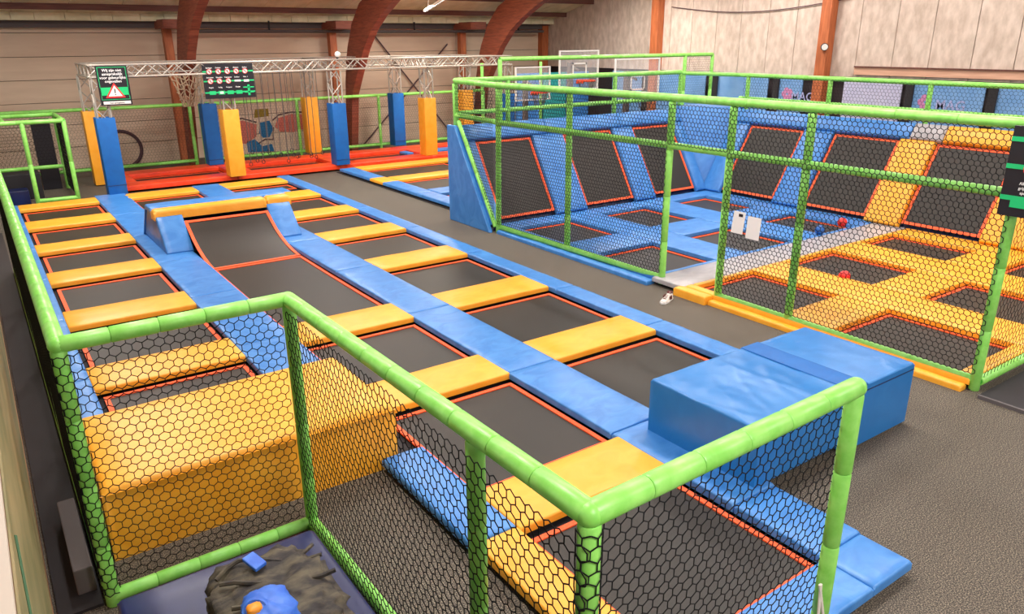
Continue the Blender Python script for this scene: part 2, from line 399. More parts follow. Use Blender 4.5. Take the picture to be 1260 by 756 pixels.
# lamps
def lamp(x, y, label):
    z = roof_z(y)
    t = thing('tube_light', (x, y, z-.3), label, 'lamp', 'fluorescent tube lights under the roof')
    dirv = Vector((0,-1,.25)).normalized() if y > 9 else Vector((0,-1,-.25)).normalized()
    c = Vector((x, y, z-.67)); a, b_ = c-dirv*.75, c+dirv*.75
    MB().obox(a+Vector((-.05,0,.03)), UX, dirv, Vector((1,0,0)).cross(dirv), .1, 1.5, .05).build('housing', M['frame_white'], t)
    MB().tube([a, b_], .022, 8).build('tube', M['tube'], t, smooth=True)
    for f in (-.55, .55):
        p = c+dirv*f; MB().tube([p+Vector((0,0,.06)), p+Vector((0,0,.66))], .008, 5).build('suspension_rod', M['eave'], t)
    ld = bpy.data.lights.new('lamp_light', 'AREA'); ld.shape = 'RECTANGLE'; ld.size = .35; ld.size_y = 1.5; ld.energy = LAMP_W; ld.color = (1, .965, .92)
    lo = bpy.data.objects.new('lamp_light', ld); COL.objects.link(lo); lo.parent = t; lo.location = c-Vector((0,0,.06))-ORG[t.name]
    l2 = ld.copy(); l2.energy = LAMP_W*.9; lo = bpy.data.objects.new('lamp_light', l2); COL.objects.link(lo); lo.parent = t; lo.location = c+Vector((0,0,.1))-ORG[t.name]; lo.rotation_euler = (math.pi, 0, 0)
for x, y in LAMPS:
    lamp(x, y, 'bright white tube light glowing at the top edge of the photo' if (x, y) == (11.1, 19.3) else 'tube light under the roof above the frame of the photo')

# ================================================================== THREE TRAMPOLINE LANES
ORD = ['nearest the far end', 'second from the far end', 'third from the far end', 'fourth from the far end', 'fifth from the far end',
       'sixth from the far end', 'seventh from the far end', 'eighth from the far end']
MB().box(.2, 6.15, 4.9, 18.3, 0, .01).box(2.2, 6.15, 3.95, 4.9, 0, .01).box(2.2, 4.25, 1.85, 3.95, 0, .01).build('track_base', M['pit'], label='black frame base under the three trampoline lanes', cat='base')
ROWS = [(15.55,16.25),(13.6,14.2),(11.62,12.25),(9.6,10.24),(7.56,8.19),(5.58,6.17),(3.48,4.03)]
# left lane
GA = 'yellow cushion bars across the left lane'
bars = [(17.55,18.12)] + ROWS[:5]
for i, (a, c) in enumerate(bars):
    pad('cushion_bar', .47, 1.89, a, c, 'yellow', 'yellow cushion bar across the left trampoline lane, ' + ORD[i], 'cushion', GA)
edges = [17.55] + [v for r_ in ROWS[:5] for v in (r_[1], r_[0])]
for i in range(5):
    trampoline(.53, 1.86, ROWS[i][1]+.03, (17.55 if i == 0 else ROWS[i-1][0])-.075, 'black trampoline with orange edge in the left lane, ' + ORD[i], 'left lane trampolines')
trampoline(.53, 1.86, 5.65, 7.50, 'black trampoline in the left lane partly under the big yellow block', 'left lane trampolines')
# middle lane
trampoline(2.5, 3.84, 16.3, 17.5, 'black trampoline behind the blue and yellow ramp', 'middle lane trampolines')
pad('cushion_bar', 2.42, 3.87, 17.55, 18.15, 'yellow', 'yellow cushion bar at the far end of the middle lane', 'cushion')
pad('cushion_bar', 2.48, 3.87, 15.5, 16.22, 'blue', 'blue cushion bar just behind the ramp in the middle lane', 'cushion')
trampoline(2.5, 3.84, 14.1, 15.45, 'black trampoline hidden right behind the ramp', 'middle lane trampolines')
for (a, c), w in zip((ROWS[4], ROWS[5], ROWS[6]), ('first in front of the ramp bed', 'beside the big yellow block', 'nearest the camera')):
    pad('cushion_bar', 2.49, 3.88, a, c, 'yellow', 'yellow cushion bar across the middle lane, ' + w, 'cushion', 'yellow cushion bars across the middle lane')
trampoline(2.5, 3.84, 6.20, 7.50, 'black trampoline in the middle lane just behind the big yellow block', 'middle lane trampolines')
trampoline(2.5, 3.84, 4.08, 5.52, 'black trampoline in the middle lane between two yellow bars near the block', 'middle lane trampolines')
trampoline(2.5, 3.84, 2.13, 3.42, 'black trampoline nearest the camera behind the corner of the green fence', 'middle lane trampolines')
# right lane
GC = 'yellow cushion bars across the right lane'
for i, (a, c) in enumerate([(17.6,18.2)] + ROWS[:6]):
    pad('cushion_bar', 4.44, 5.89, a, c, 'yellow', 'yellow cushion bar across the right lane by the aisle, ' + ORD[i], 'cushion', GC)
pad('cushion_bar', 4.44, 5.5, 16.3, 16.85, 'blue', 'blue cushion bar behind the ramp near the far end of the right lane', 'cushion')
for i in range(6):
    a = ROWS[i][1]+.03 if i else 16.9
    trampoline(4.48, 5.84, a, (17.55 if i == 0 else ROWS[i-1][0])-.075, 'black trampoline in the right lane by the aisle, ' + ORD[i], 'right lane trampolines')
trampoline(4.48, 5.84, 3.98, 5.52, 'black trampoline right beside the big blue landing mat', 'right lane trampolines')
# blue dividers, in lengths
def strip(x0, x1, ys, mat, what, grp, far=0):
    n = len(ys)-1
    for i in range(n):
        pad('edge_pad', x0, x1, ys[i+1]+.004, ys[i]-.004, mat, what + ', ' + ORD[i], 'pad', grp)
SE = [18.15, 15.9, 13.9, 11.9, 9.9, 7.88]
strip(.2, .475, SE+[6.05], 'blue', 'narrow blue edge pad along the left green rail', 'blue pads on the left edge')
strip(1.885, 2.49, [18.3, 15.9, 13.9, 11.9, 9.9, 7.88, 6.06], 'blue', 'blue divider pad between the left and middle lanes', 'blue pads between left and middle lanes')
strip(3.865, 4.45, [18.25, 15.9, 13.9, 11.9, 9.9, 7.7, 5.6, 4.1], 'blue', 'blue divider pad between the middle and right lanes', 'blue pads between middle and right lanes')
pad('edge_pad', 3.865, 4.33, 2.83, 4.09, 'blue', 'blue divider pad in front of the big blue landing mat')
pad('edge_pad', 3.865, 4.31, 2.14, 2.82, 'blue', 'short blue pad beside the trampoline nearest the camera')
pad('edge_pad', 3.865, 4.29, 1.78, 2.135, 'blue', 'blue corner pad at the end of the tracks right of the green post')
pad('edge_pad', 2.48, 3.86, 1.78, 2.12, 'blue', 'blue end pad in front of the trampoline nearest the camera')
strip(5.885, 6.19, [18.4, 15.9, 13.7, 11.67, 9.6, 7.4, 5.75, 3.96], 'blue', 'narrow blue edge pad along the carpet aisle', 'blue pads along the aisle')
pad('edge_pad', 2.13, 2.49, 3.53, 4.84, 'blue', 'blue edge pad beside the big yellow block and the speckled floor')
pad('edge_pad', 2.16, 2.49, 1.78, 3.52, 'yellow', 'yellow edge pad under the near corner of the green fence')

# big yellow block
mb = MB(); cushion(mb, (.22,4.86,0), UX, UY, UZ, 2.06, 1.2, .54, r=.05, wr=.006)
t = mb.build('foam_block', M['yellow'], smooth=True, ang=75, label='huge yellow foam block at the near end of the left lane', cat='foam block', fix=False)
MB().box(.214, 2.286, 4.852, 4.862, .485, .493).build('seam', M['yellow'], t)
# big blue landing mat, two halves
mb = MB(); cushion(mb, (4.15,2.88,.115), UX, UY, UZ, 1.13, 1.08, .47, r=.02, wr=.006, step=.03, cr=.006, seed=2)
t = mb.build('landing_mat', M['mat_blue'], smooth=True, ang=75, fix=False, label='thick blue landing mat half with a wrinkled shiny top, on the lane edge', cat='mat')
MB().box(4.142, 5.27, 2.872, 2.878, .52, .527).build('zipper', M['navy'], t)
mb = MB(); cushion(mb, (5.29,2.88,.02), UX, UY, UZ, .93, 1.08, .56, r=.02, wr=.004, step=.04, cr=.003, seed=5)
t = mb.build('landing_mat', M['mat_blue'], smooth=True, ang=75, fix=False, label='thick blue landing mat half standing over the speckled aisle floor', cat='mat')
MB().box(5.3, 6.21, 2.872, 2.878, .52, .527).build('zipper', M['navy'], t)
mb = MB(); cushion(mb, (5.27,2.88,.565), UX, UY, UZ, .24, 1.08, .025, r=.01, wr=.003); mb.build('joining_flap', M['deep_blue'], t, smooth=True, ang=75, fix=False)

# ramp: wedge with curved bed
tr = thing('ramp', (3.17, 13.2, 0), 'blue and yellow wedge ramp with a curved trampoline in the middle lane', 'ramp')
prof = [(12.3,.12),(12.8,.60),(13.4,.64),(13.96,.12)]
for x0, x1 in ((2.1,2.5),(3.85,4.25)):
    MB().prism([(x0,a,z) for a, z in prof], (x1-x0,0,0)).build('side_wedge', M['blue'], tr, bevel=.012)
d = Vector((0,.5,.5)).normalized()
for x0, x1 in ((2.1,2.5),(3.85,4.25)):
    mb = MB(); cushion(mb, (x0,12.28,.11), UX, d, Vector((0,-1,1)).normalized(), x1-x0, .70, .03, r=.02, wr=.008, step=.08)
    mb.build('side_pad', M['blue'], tr, smooth=True, ang=75, fix=False)
d = Vector((0,.56,.04)).normalized()
for xa, wa in ((2.08,1.78),(3.87,.41)):
    mb = MB(); cushion(mb, (xa,12.74,.56), UX, UY, UZ, wa, .24, .16, r=.05); mb.build('nose_pad', M['yellow'], tr, smooth=True, ang=75, fix=False)
mb = MB(); cushion(mb, (2.08,12.985,.64), UX, UY, UZ, 2.2, .44, .08, r=.025); mb.build('top_pad', M['blue'], tr, smooth=True, ang=75, fix=False)
d = Vector((0,.6,-.6)).normalized()
mb = MB(); cushion(mb, (2.08,13.4,.66), UX, d, Vector((0,.6,.6)).normalized(), 2.2, .86, .06, r=.03)
mb.build('back_pad', M['blue'], tr, smooth=True, ang=75, fix=False)
def curved_bed(pts, label, parent=None):
    A, B = 2.5, 3.85; bw = .05
    mb = MB(); vs = []; 
    for (yy, z) in pts: vs += [(A+bw*.5, yy, z), (B-bw*.5, yy, z), (A+bw*.5, yy, z-.01), (B-bw*.5, yy, z-.01)]
    fs = []
    for i in range(len(pts)-1):
        a = 4*i; c = a+4; fs += [(a,a+1,c+1,c),(a+3,a+2,c+2,c+3),(a,c,c+2,a+2),(a+1,a+3,c+3,c+1)]
    fs += [(0,2,3,1),(c,c+1,c+3,c+2)]
    mb.add(vs, fs).build('jumping_mat', M['bed'], parent, smooth=True, ang=60)
    mb = MB()
    for X in (A, B-bw):
        vs = []
        for (yy, z) in pts: vs += [(X,yy,z+.012),(X+bw,yy,z+.012),(X+bw,yy,z-.004),(X,yy,z-.004)]
        fs = [(0,1,2,3), tuple(4*(len(pts)-1)+q for q in (3,2,1,0))]
        for i in range(len(pts)-1):
            for q in range(4): fs.append((4*i+q, 4*i+(q+1) % 4, 4*i+4+(q+1) % 4, 4*i+4+q))
        mb.add(vs, fs)
    for k in (0, len(pts)-1):
        yy, z = pts[k]; y2, z2 = pts[k+1] if k == 0 else pts[k-1]
        dv = Vector((0,y2-yy,z2-z)).normalized(); mb.obox((A+bw,yy,z-.004), UX, dv, Vector((0,-dv.z,dv.y))*(1 if k == 0 else -1), B-A-2*bw, bw, .016)
    mb.build('webbing_border', M['orange'], parent, smooth=True, ang=40)
up = [(11.27,.04),(11.55,.065),(11.8,.11),(12.05,.18),(12.28,.27),(12.5,.39),(12.62,.46),(12.70,.505)]
curved_bed(up, '', tr)
tl = thing('trampoline_bed', (3.17, 9.7, 0), 'long black trampoline in front of the ramp in the middle lane', 'trampoline', 'middle lane trampolines')
curved_bed([(8.22,.03),(9,.026),(10,.026),(11.24,.034)], '', tl)

# ================================================================== FAR PART: red pads, uprights, truss rig
for i, (a, c) in enumerate(((18.85,19.42),(20.55,21.2))):
    xs_ = [2.55, 5.1, 7.75, 10.5, 13.2]
    for k in range(4):
        pad('red_pad', xs_[k], xs_[k+1]-.01, a, c, 'red', 'red edge pad in the %s row of the rig area, %s' % (('front','back')[i], ('first','second','third','fourth')[k]+' from the left'), 'pad', 'red pads of the rig area', z1=.16)
for k, (a, c) in enumerate(((2.55,2.95),(5.1,5.62),(7.75,8.25),(10.5,11.0),(13.2,13.7))):
    pad('red_pad', a, c, 19.43, 20.54, 'red', 'short red cross pad of the rig area, ' + ('first','second','third','fourth','fifth')[k]+' from the left', 'pad', 'red cross pads of the rig area', z1=.155)
for k, (a, c) in enumerate(((2.97,5.08),(5.64,7.73),(8.27,10.48),(11.02,13.18))):
    trampoline(a, c, 19.46, 20.52, 'dark trampoline between the red pads, ' + ('first','second','third','fourth')[k]+' from the left', 'rig area trampolines')
rig = thing('truss_rig', (7.8, 20, 0), 'aluminium box truss frame standing over the red pads', 'truss', None)
UPR = [(2.36,18.4,'blue'),(2.36,20.44,'yellow'),(5.12,20.98,'blue'),(5.05,18.8,'yellow'),(8.04,21.5,'yellow'),(7.79,18.93,'blue'),(10.77,21.5,'blue'),(10.5,19.06,'yellow'),(13.2,21.4,'yellow'),(13.2,19.1,'blue')]
def truss(a, b, h=.24, name='truss_beam', r=.02, web=True):
    a, b = Vector(a), Vector(b); t = (b-a).normalized(); up_ = Vector((0,0,1)) if abs(t.z) < .9 else Vector((1,0,0))
    s = t.cross(up_).normalized()*h/2; q = s.cross(t).normalized()*h/2; mb = MB()
    C4 = [s+q, -s+q, -s-q, s-q]
    for c in C4: mb.tube([a+c, b+c], r, 6)
    Ln = (b-a).length; n = max(1, round(Ln/(h*1.15)))
    for i in range(n):
        p, p2 = a+t*(Ln*i/n), a+t*(Ln*(i+1)/n)
        for k in range(4):
            c, c2 = C4[k], C4[(k+1) % 4]
            if (i+k) % 2: c, c2 = c2, c
            mb.tube([p+c, p2+c2], r*.7, 5, cap=False)
    return mb.build(name, M['alu'], rig, smooth=True)
for (x, yy, c) in UPR: truss((x,yy,0.02 if x < 3 else .17), (x,yy,2.5), .26, 'truss_post', .018)
truss((2.36-.13,18.4,2.65), (5.05,18.8,2.65)); truss((5.05,18.8,2.65),(7.79,18.93,2.66)); truss((7.79,18.93,2.66),(10.5,19.06,2.66)); truss((10.5,19.06,2.66),(13.33,19.1,2.66))
truss((2.36,20.44,2.65),(5.12,20.98,2.65)); truss((5.12,20.98,2.65),(8.04,21.5,2.66)); truss((8.04,21.5,2.66),(10.77,21.5,2.66)); truss((10.77,21.5,2.66),(13.2,21.4,2.66))
for i in range(5):
    f = [u_ for u_ in UPR if abs(u_[0]-(2.36,5.1,7.9,10.6,13.2)[i]) < .3]
    truss((f[0][0], f[0][1], 2.65), (f[1][0], f[1][1], 2.65))
nm = {'blue':'deep_blue','yellow':'yellow'}
WH = ['leftmost at the front','leftmost at the back','behind the rules sign','under the rules sign','beside the hanging ropes',
      'under the round white lamp','right at the back','right at the front','seen through the cage','farthest right, seen through the cage']
for (x, yy, c), wh in zip(UPR, WH):
    t = thing('pillar_pad', (x, yy, .02 if x < 3 else .165), '%s padding round a truss post, %s' % (c, wh), 'pillar pad', c+' pillar pads')
    zb = .02 if x < 3 else .165
    q = .185; front = ((x-q,x-.003,yy-q,yy-.14),(x+.003,x+q,yy-q,yy-.14)) if 'ropes' in wh else ((x-q,x+q,yy-q,yy-.14),)
    for (x0, x1, y0, y1) in front + ((x-q,x-.14,yy-.139,yy+.139),(x+.14,x+q,yy-.139,yy+.139),(x-q,x+q,yy+.14,yy+q)):
        MB().box(x0, x1, y0, y1, zb, 1.72).build('pad_side', M[nm[c]], t, bevel=.015, smooth=True)
    if c == 'blue':
        MB().tube([(x-.19,yy-.19,.3),(x+.19,yy-.19,.3)], .006, 5).build('strap', M['navy'], t)
# hanging ropes with loops
rg = thing('ropes', (6.8, 20.1, .3), 'thin grey ropes with foot loops hanging from the truss', 'rope')
i = 0
for x in np.linspace(5.75, 7.65, 13):
    for yy in (19.9, 20.3):
        if random.random() < .2: continue
        zb = random.uniform(.25, .55); xx = x+random.uniform(-.04, .04)
        MB().tube([(xx,yy,2.55),(xx+.005,yy,1.4),(xx,yy,zb)], .009, 5, cap=False).build('rope', M['rope'], rg)
        MB().tube([(xx+.04*math.sin(a), yy, zb-.05+.05*math.cos(a)) for a in np.linspace(0, 2*math.pi, 9)], .009, 5).build('foot_loop', M['black'], rg)
# cargo net bundle
cn = thing('cargo_net', (4.55, 20.2, 1.7), 'tan webbing net gathered beside the rules sign', 'net')
mb = MB()
for i in range(11):
    a0 = i/10; mb.tube([(4.15+.75*a0, 20.2, 2.5), (4.3+.45*a0+.1*math.sin(i*2.1), 20.2+.05*math.cos(i), 2.1), (4.38+.3*a0, 20.2, 1.72)], .016, 5)
for k in range(6):
    z = 2.42-.12*k; w_ = .38-.04*k
    mb.tube([(4.52-w_+2*w_*q, 20.17+.03*math.sin(q*9), z+.07*math.sin(q*12+k)) for q in np.linspace(0, 1, 8)], .014, 5)
mb.build('webbing', M['webbing'], cn, smooth=True)
# signs on the rig
sg = thing('warning_sign', (2.62, 18.2, 1.98), 'black and green warning sign with a triangle hanging on the truss', 'sign')
MB().box(2.33, 2.93, 18.2, 18.22, 1.97, 2.76).build('board', M['black_gloss'], sg, bevel=.004)
F = 18.197
mb = MB(); 
for (a, c, z0, z1) in ((2.36,2.90,2.725,2.735),(2.36,2.90,2.08,2.09),(2.36,2.37,2.09,2.725),(2.89,2.90,2.09,2.725),(2.36,2.90,2.17,2.33)): mb.box(a, c, F, F+.003, z0, z1)
mb.build('green_band', M['signgreen'], sg)
MB().box(2.38, 2.90, F, F+.003, 1.99, 2.05).build('white_strip', M['signpale'], sg)
MB().prism([(2.44,F-.001,2.12),(2.82,F-.001,2.12),(2.63,F-.001,2.42)], (0,-.003,0)).build('triangle', M['signred'], sg)
MB().prism([(2.495,F-.005,2.15),(2.765,F-.005,2.15),(2.63,F-.005,2.37)], (0,-.003,0)).build('triangle', M['signpale'], sg)
mb = MB(); mb.box(2.62,2.64,F-.012,F-.008,2.215,2.30); mb.box(2.62,2.64,F-.012,F-.008,2.175,2.195); mb.build('exclamation_mark', M['black'], sg)
for k, s_ in enumerate(('Wij zijn niet','aansprakelijk','voor gebeurlijke','ongevallen')): font(s_, .075, 'printwhite', sg, (2.63, F-.002, 2.645-.073*k), UX, UZ)
font('Veel springplezier', .04, 'black', sg, (2.64, F-.002, 2.005), UX, UZ)
rs = thing('rules_sign', (5.1, 18.6, 1.98), 'wide black rules sign with rows of round red prohibition symbols', 'sign')
MB().box(4.53, 5.67, 18.6, 18.62, 1.98, 2.75).build('board', M['black_gloss'], rs, bevel=.004)
F = 18.597
mb = MB()
for z in (2.56, 2.35, 2.10): mb.box(4.53, 5.67, F, F+.003, z, z+.03)
mb.box(5.42,5.64,F-.001,F+.003,2.09,2.12); mb.box(5.50,5.55,F-.001,F+.003,2.03,2.27); mb.box(5.40,5.65,F-.001,F+.003,2.2,2.225)
mb.build('green_band', M['signgreen'], rs)
def sym(parent, c, r, u=(1,0,0), w=(0,-1,0), slash=True, col='signred'):
    c, u, w = Vector(c), Vector(u), Vector(w); v = Vector(UZ)
    n = 16; MB().prism([c+(u*math.cos(a)+v*math.sin(a))*r for a in [2*math.pi*i/n for i in range(n)]], w*.002).build('symbol_disc', M['signpale'], parent)
    ring = MB(); ring.tube([c+w*.003+(u*math.cos(a)+v*math.sin(a))*r*.9 for a in np.linspace(0, 2*math.pi, n+1)], r*.1, 4)
    if slash: ring.tube([c+w*.004+(u-v)*r*.6, c+w*.004-(u-v)*r*.6], r*.09, 4)
    ring.build('symbol_ring', M[col], parent)
    mb = MB(); mb.sphere(c+w*.003+v*r*.35, r*.16, 6, 4); mb.tube([c+w*.003+v*r*.25, c+w*.003-v*r*.2], r*.1, 4); mb.tube([c+w*.003-v*r*.15, c+w*.003-v*r*.5+u*r*.25], r*.08, 4)
    mb.build('pictogram', M['black'], parent)
for k in range(5): sym(rs, (4.68+.2*k, F-.001, 2.575), .062)
for k in range(3): sym(rs, (4.68+.2*k, F-.001, 2.365), .062)
mb = MB(); mb.box(5.22,5.36,F-.003,F,2.345,2.385); mb.box(5.43,5.55,F-.003,F,2.335,2.385); mb.build('symbol_box', M['signpale'], rs)
for k in range(4): MB().box(4.63+.2*k, 4.77+.2*k, F-.003, F, 2.07, 2.15).build('symbol_box', M['signgreen'], rs)
MB().box(4.86, 4.94, F-.005, F-.003, 2.085, 2.135).build('symbol_box', M['signpale'], rs)
for r_, (zz, ws) in enumerate(((2.675, ('Springen','Duiken','Eten','Duwen','Roken')), (2.465, ('Schoenen','Sieraden','Kauwgom','Sokken','Max. 1')), (2.245, ('Regels','Veilig','Respect','Plezier')))):
    for k, s_ in enumerate(ws): font(s_, .04, 'printwhite', rs, (4.68+.2*k, F-.002, zz-.03), UX, UZ)
# white round lamp on the truss, camera on the right wall
sl_ = thing('globe_lamp', (7.9, 18.85, 2.8), 'round white lamp on top of the truss above the middle blue pillar', 'lamp')
MB().sphere((7.9,18.85,2.9), .075).build('globe', M['frame_white'], sl_, smooth=True)
MB().tube([(7.9,18.9,2.78),(7.9,18.88,2.84)], .03, 8).build('foot', M['black'], sl_)
sp = thing('wall_spotlight', (17.66, 11.6, 3.0), 'small round spotlight on the brown post of the right wall', 'lamp')
MB().tube([(17.72,11.75,3.0),(17.6,11.66,3.0)], .09, 12).build('housing', M['black'], sp, smooth=True)
MB().tube([(17.6,11.66,3.0),(17.57,11.64,3.0)], .075, 12).build('lens', M['frame_white'], sp, smooth=True)

# mural and ring painted on the far wall: flat painted shapes on the wall
mu = thing('wall_painting', (7.4, 23.5, .2), 'faded wall painting with red wing shapes around a blue figure', 'painting')
def blob(pts, mat, name): MB().prism([(x,23.545,z) for x, z in pts], (0,-.003,0)).build(name, M[mat], mu, fix=True)
blob([(6.25,.45),(6.3,.95),(6.7,1.0),(7.1,.85),(7.05,.5),(6.7,.3)], 'mural_red', 'wing')
blob([(7.65,.75),(7.75,1.0),(8.2,1.1),(8.75,1.05),(8.7,.65),(8.2,.55),(7.8,.6)], 'mural_red', 'wing')
blob([(7.15,.6),(7.2,.9),(7.5,.95),(7.6,.7),(7.45,.45),(7.25,.45)], 'mural_blue', 'figure')
blob([(6.75,.05),(6.75,.38),(7.0,.42),(7.2,.2),(7.5,.25),(7.55,.02)], 'mural_blue', 'figure')
blob([(7.05,1.05),(7.1,1.3),(7.5,1.3),(7.5,1.08)], 'mural_ochre', 'crown')
mb = MB(); mb.tube([(6.2,23.54,1.0),(6.7,23.54,1.06),(7.1,23.54,.92)], .02, 5); mb.tube([(7.6,23.54,.95),(7.8,23.54,1.1),(8.2,23.54,1.16),(8.8,23.54,1.12)], .02, 5)
mb.tube([(7.1,23.54,.3),(7.3,23.54,.4),(7.55,23.54,.38),(7.6,23.54,.75)], .02, 5); mb.build('outline', M['mural_line'], mu)
mu2 = thing('ring_painting', (3.5, 23.5, 0), 'dark painted curve on the far wall behind the left blue pillar', 'painting')
MB().tube([(3.3+.52*math.cos(a), 23.54, .42+.5*math.sin(a)) for a in np.linspace(-1.1, 1.9, 16)], .05, 6).build('painted_curve', M['mural_line'], mu2)

# far fence
ff = thing('back_fence', (6, 22, 0), 'green padded fence with net along the far wall', 'fence')
Z1 = 1.66
def far_rail(a, b, seg=.9): return sleeved('rail', ff, a, b, .045, seg)
for a, b_ in (((-1.5,21.72,Z1),(4.86,21.72,Z1)), ((5.06,21.72,Z1),(10.3,21.72,Z1)), ((10.3,21.72,Z1),(14.1,21.72,Z1))): far_rail(a, b_)
for a, b_ in (((-1.5,21.72,.2),(4.86,21.72,.2)), ((5.06,21.72,.2),(10.3,21.72,.2)), ((10.3,21.72,.2),(14.1,21.72,.2))): far_rail(a, b_)
for x in (-1.5, 4.84, 5.1, 7.75, 10.3, 14.1): sleeved('post', ff, (x,21.72,0), (x,21.72,Z1), .045, .9)
hexnet((-1.4,21.67,.2), UX, UZ, 6.2, 1.4, s=.045, r=.0024, parent=ff); hexnet((5.1,21.67,.2), UX, UZ, 9.0, 1.4, s=.045, r=.0024, parent=ff)

# small cage far left
lc = thing('small_cage', (.7, 18.5, 0), 'small green framed net cage at the far left behind the lanes', 'cage')
Xa, Xb, Ya, Yb, Zt = -.9, 1.6, 18.42, 20.2, 1.7
for a, b_ in (((Xa,Ya,Zt),(Xb,Ya,Zt)), ((Xb,Ya,Zt),(Xb,Yb,Zt)), ((Xa,Yb,Zt),(Xb,Yb,Zt)), ((.88,Ya,.1),(Xb,Ya,.1)), ((-.9,Yb,.55),(Xb,Yb,.55)), ((.55,Ya,Zt),(.55,Yb,Zt))):
    sleeved('rail', lc, a, b_, .045, .8)
for p in ((Xb,Ya), (Xb,Yb), (.15,Ya), (.86,Ya), (Xa,Yb)): sleeved('post', lc, (p[0],p[1],.03), (p[0],p[1],Zt), .045, .8)
hexnet((Xb,Ya+.03,.1), UY, UZ, Yb-Ya, 1.6, s=.045, r=.0035, parent=lc); hexnet((.2,Yb,.55), UX, UZ, 1.35, 1.1, s=.045, r=.0035, parent=lc)
MB().box(1.12, 1.5, 20.45, 20.5, 0, 1.6).build('notice_board', M['black_gloss'], label='tall black board behind the small green cage', cat='board', bevel=.005)
MB().box(.3, 1.05, 19.4, 19.9, 0, .55).build('low_box', M['black'], label='low black box inside the small green cage', cat='box', bevel=.02)
MB().box(.2, .75, 18.75, 19.15, 0, .3).build('low_box', M['navy'], label='navy blue low box inside the small green cage', cat='box', bevel=.02)

# small tracks right of the aisle
MB().box(7.55, 13.5, 12.9, 18.7, 0, .012).build('track_base', M['pit'], label='black frame base of the small tracks beyond the cage', cat='base')
ys_ = [18.55, 16.75, 16.05, 14.4, 13.0]; cm_ = ['blue','yellow','blue','blue']
for i in range(4):
    pad('edge_pad', 7.58, 7.98, ys_[i+1], ys_[i]-.01, cm_[i], '%s pad along the left edge of the small tracks, %s' % (cm_[i], ORD[i]), 'pad', 'edge pads of the small tracks')
for i, (a, c, m_) in enumerate(((18.1,18.6,'yellow'),(16.1,16.65,'yellow'),(14.1,14.7,'blue'))):
    pad('cushion_bar', 8.0, 13.4, a, c, m_, '%s cushion bar across the small tracks beyond the cage, %s' % (m_, ORD[i]), 'cushion', 'bars of the small tracks')
for i, (a, c) in enumerate(((16.7,18.06),(14.75,16.06),(13.0,14.06))):
    for k, (x0, x1) in enumerate(((8.0,10.4),(10.6,13.4))):
        trampoline(x0, x1, a, c, 'dark trampoline of the small tracks, %s, %s' % (('left','right')[k], ORD[i]), 'small track trampolines')

# ================================================================== DODGEBALL COURT
MB().box(7.36, 12.81, 2.86, 10.85, 0, .012).build('court_base', M['pit'], label='black frame base under the padded court', cat='base')
BX = [(7.5,8.67),(9.4,10.56),(11.33,12.32)]
BY = [(9.2,10.52),(7.14,8.42),(5.1,6.42),(3.05,4.42)]
CN = ['front','middle','back']; RN = ['row under the left slanted wall','blue row beside the white strip','yellow row beside the white strip','nearest yellow row']
for j, (a, c) in enumerate(BY):
    for i, (x0, x1) in enumerate(BX):
        trampoline(x0, x1, a, c, 'black court floor trampoline, %s column, %s' % (CN[i], RN[j]), 'court floor trampolines')
G = 'court floor pads'
XS = [(7.36,7.49),(8.68,9.39),(10.57,11.32),(12.33,12.86)]; XN = ['along the front edge','between front and middle columns','between middle and back columns','along the foot of the right slanted wall']
for i, (x0, x1) in enumerate(XS):
    pad('floor_pad', x0, x1, 7.06, 10.52, 'blue', 'long blue court floor pad ' + XN[i], 'pad', G)
    pad('floor_pad', x0, x1, 2.88, 6.5, 'yellow', 'long yellow court floor pad ' + XN[i], 'pad', G)
pad('floor_pad', 7.36, 12.86, 10.53, 10.95, 'blue', 'long blue court floor pad along the foot of the left slanted wall', 'pad', G)
for i, (x0, x1) in enumerate(((7.5,8.67),(9.4,10.56),(11.33,12.32))):
    pad('floor_pad', x0, x1, 8.43, 9.19, 'blue', 'short blue cross pad between court trampolines, %s column' % CN[i], 'pad', G)
    pad('floor_pad', x0, x1, 4.43, 5.09, 'yellow', 'short yellow cross pad between court trampolines, %s column' % CN[i], 'pad', G)
    pad('floor_pad', x0, x1, 2.88, 3.04, 'yellow', 'narrow yellow pad at the near edge of the court, %s column' % CN[i], 'pad', G)
    pad('floor_pad', x0, x1, 7.06, 7.13, 'blue', 'narrow blue pad beside the white strip, %s column' % CN[i], 'pad', G, r=.02)
    pad('floor_pad', x0, x1, 6.43, 6.5, 'yellow', 'narrow yellow pad beside the white strip, %s column' % CN[i], 'pad', G, r=.02)
pad('floor_pad', 7.3, 10.1, 6.5, 7.055, 'white', 'white centre line pad of the court, front half by the gate', 'pad')
pad('floor_pad', 10.11, 12.86, 6.5, 7.055, 'white', 'white centre line pad of the court, back half by the slanted wall', 'pad')
pad('kerb_pad', 7.2, 7.35, 6.03, 6.56, 'yellow', 'short yellow kerb pad outside the court gate beside the shoe', 'pad', z0=.0, z1=.11)
pad('kerb_pad', 7.25, 7.355, 2.9, 6.02, 'yellow', 'long yellow kerb pad below the cage rail', 'pad', z0=0, z1=.06)
pad('kerb_pad', 7.2, 7.355, 7.06, 10.75, 'blue', 'long blue kerb pad below the cage rail', 'pad', z0=0, z1=.06)
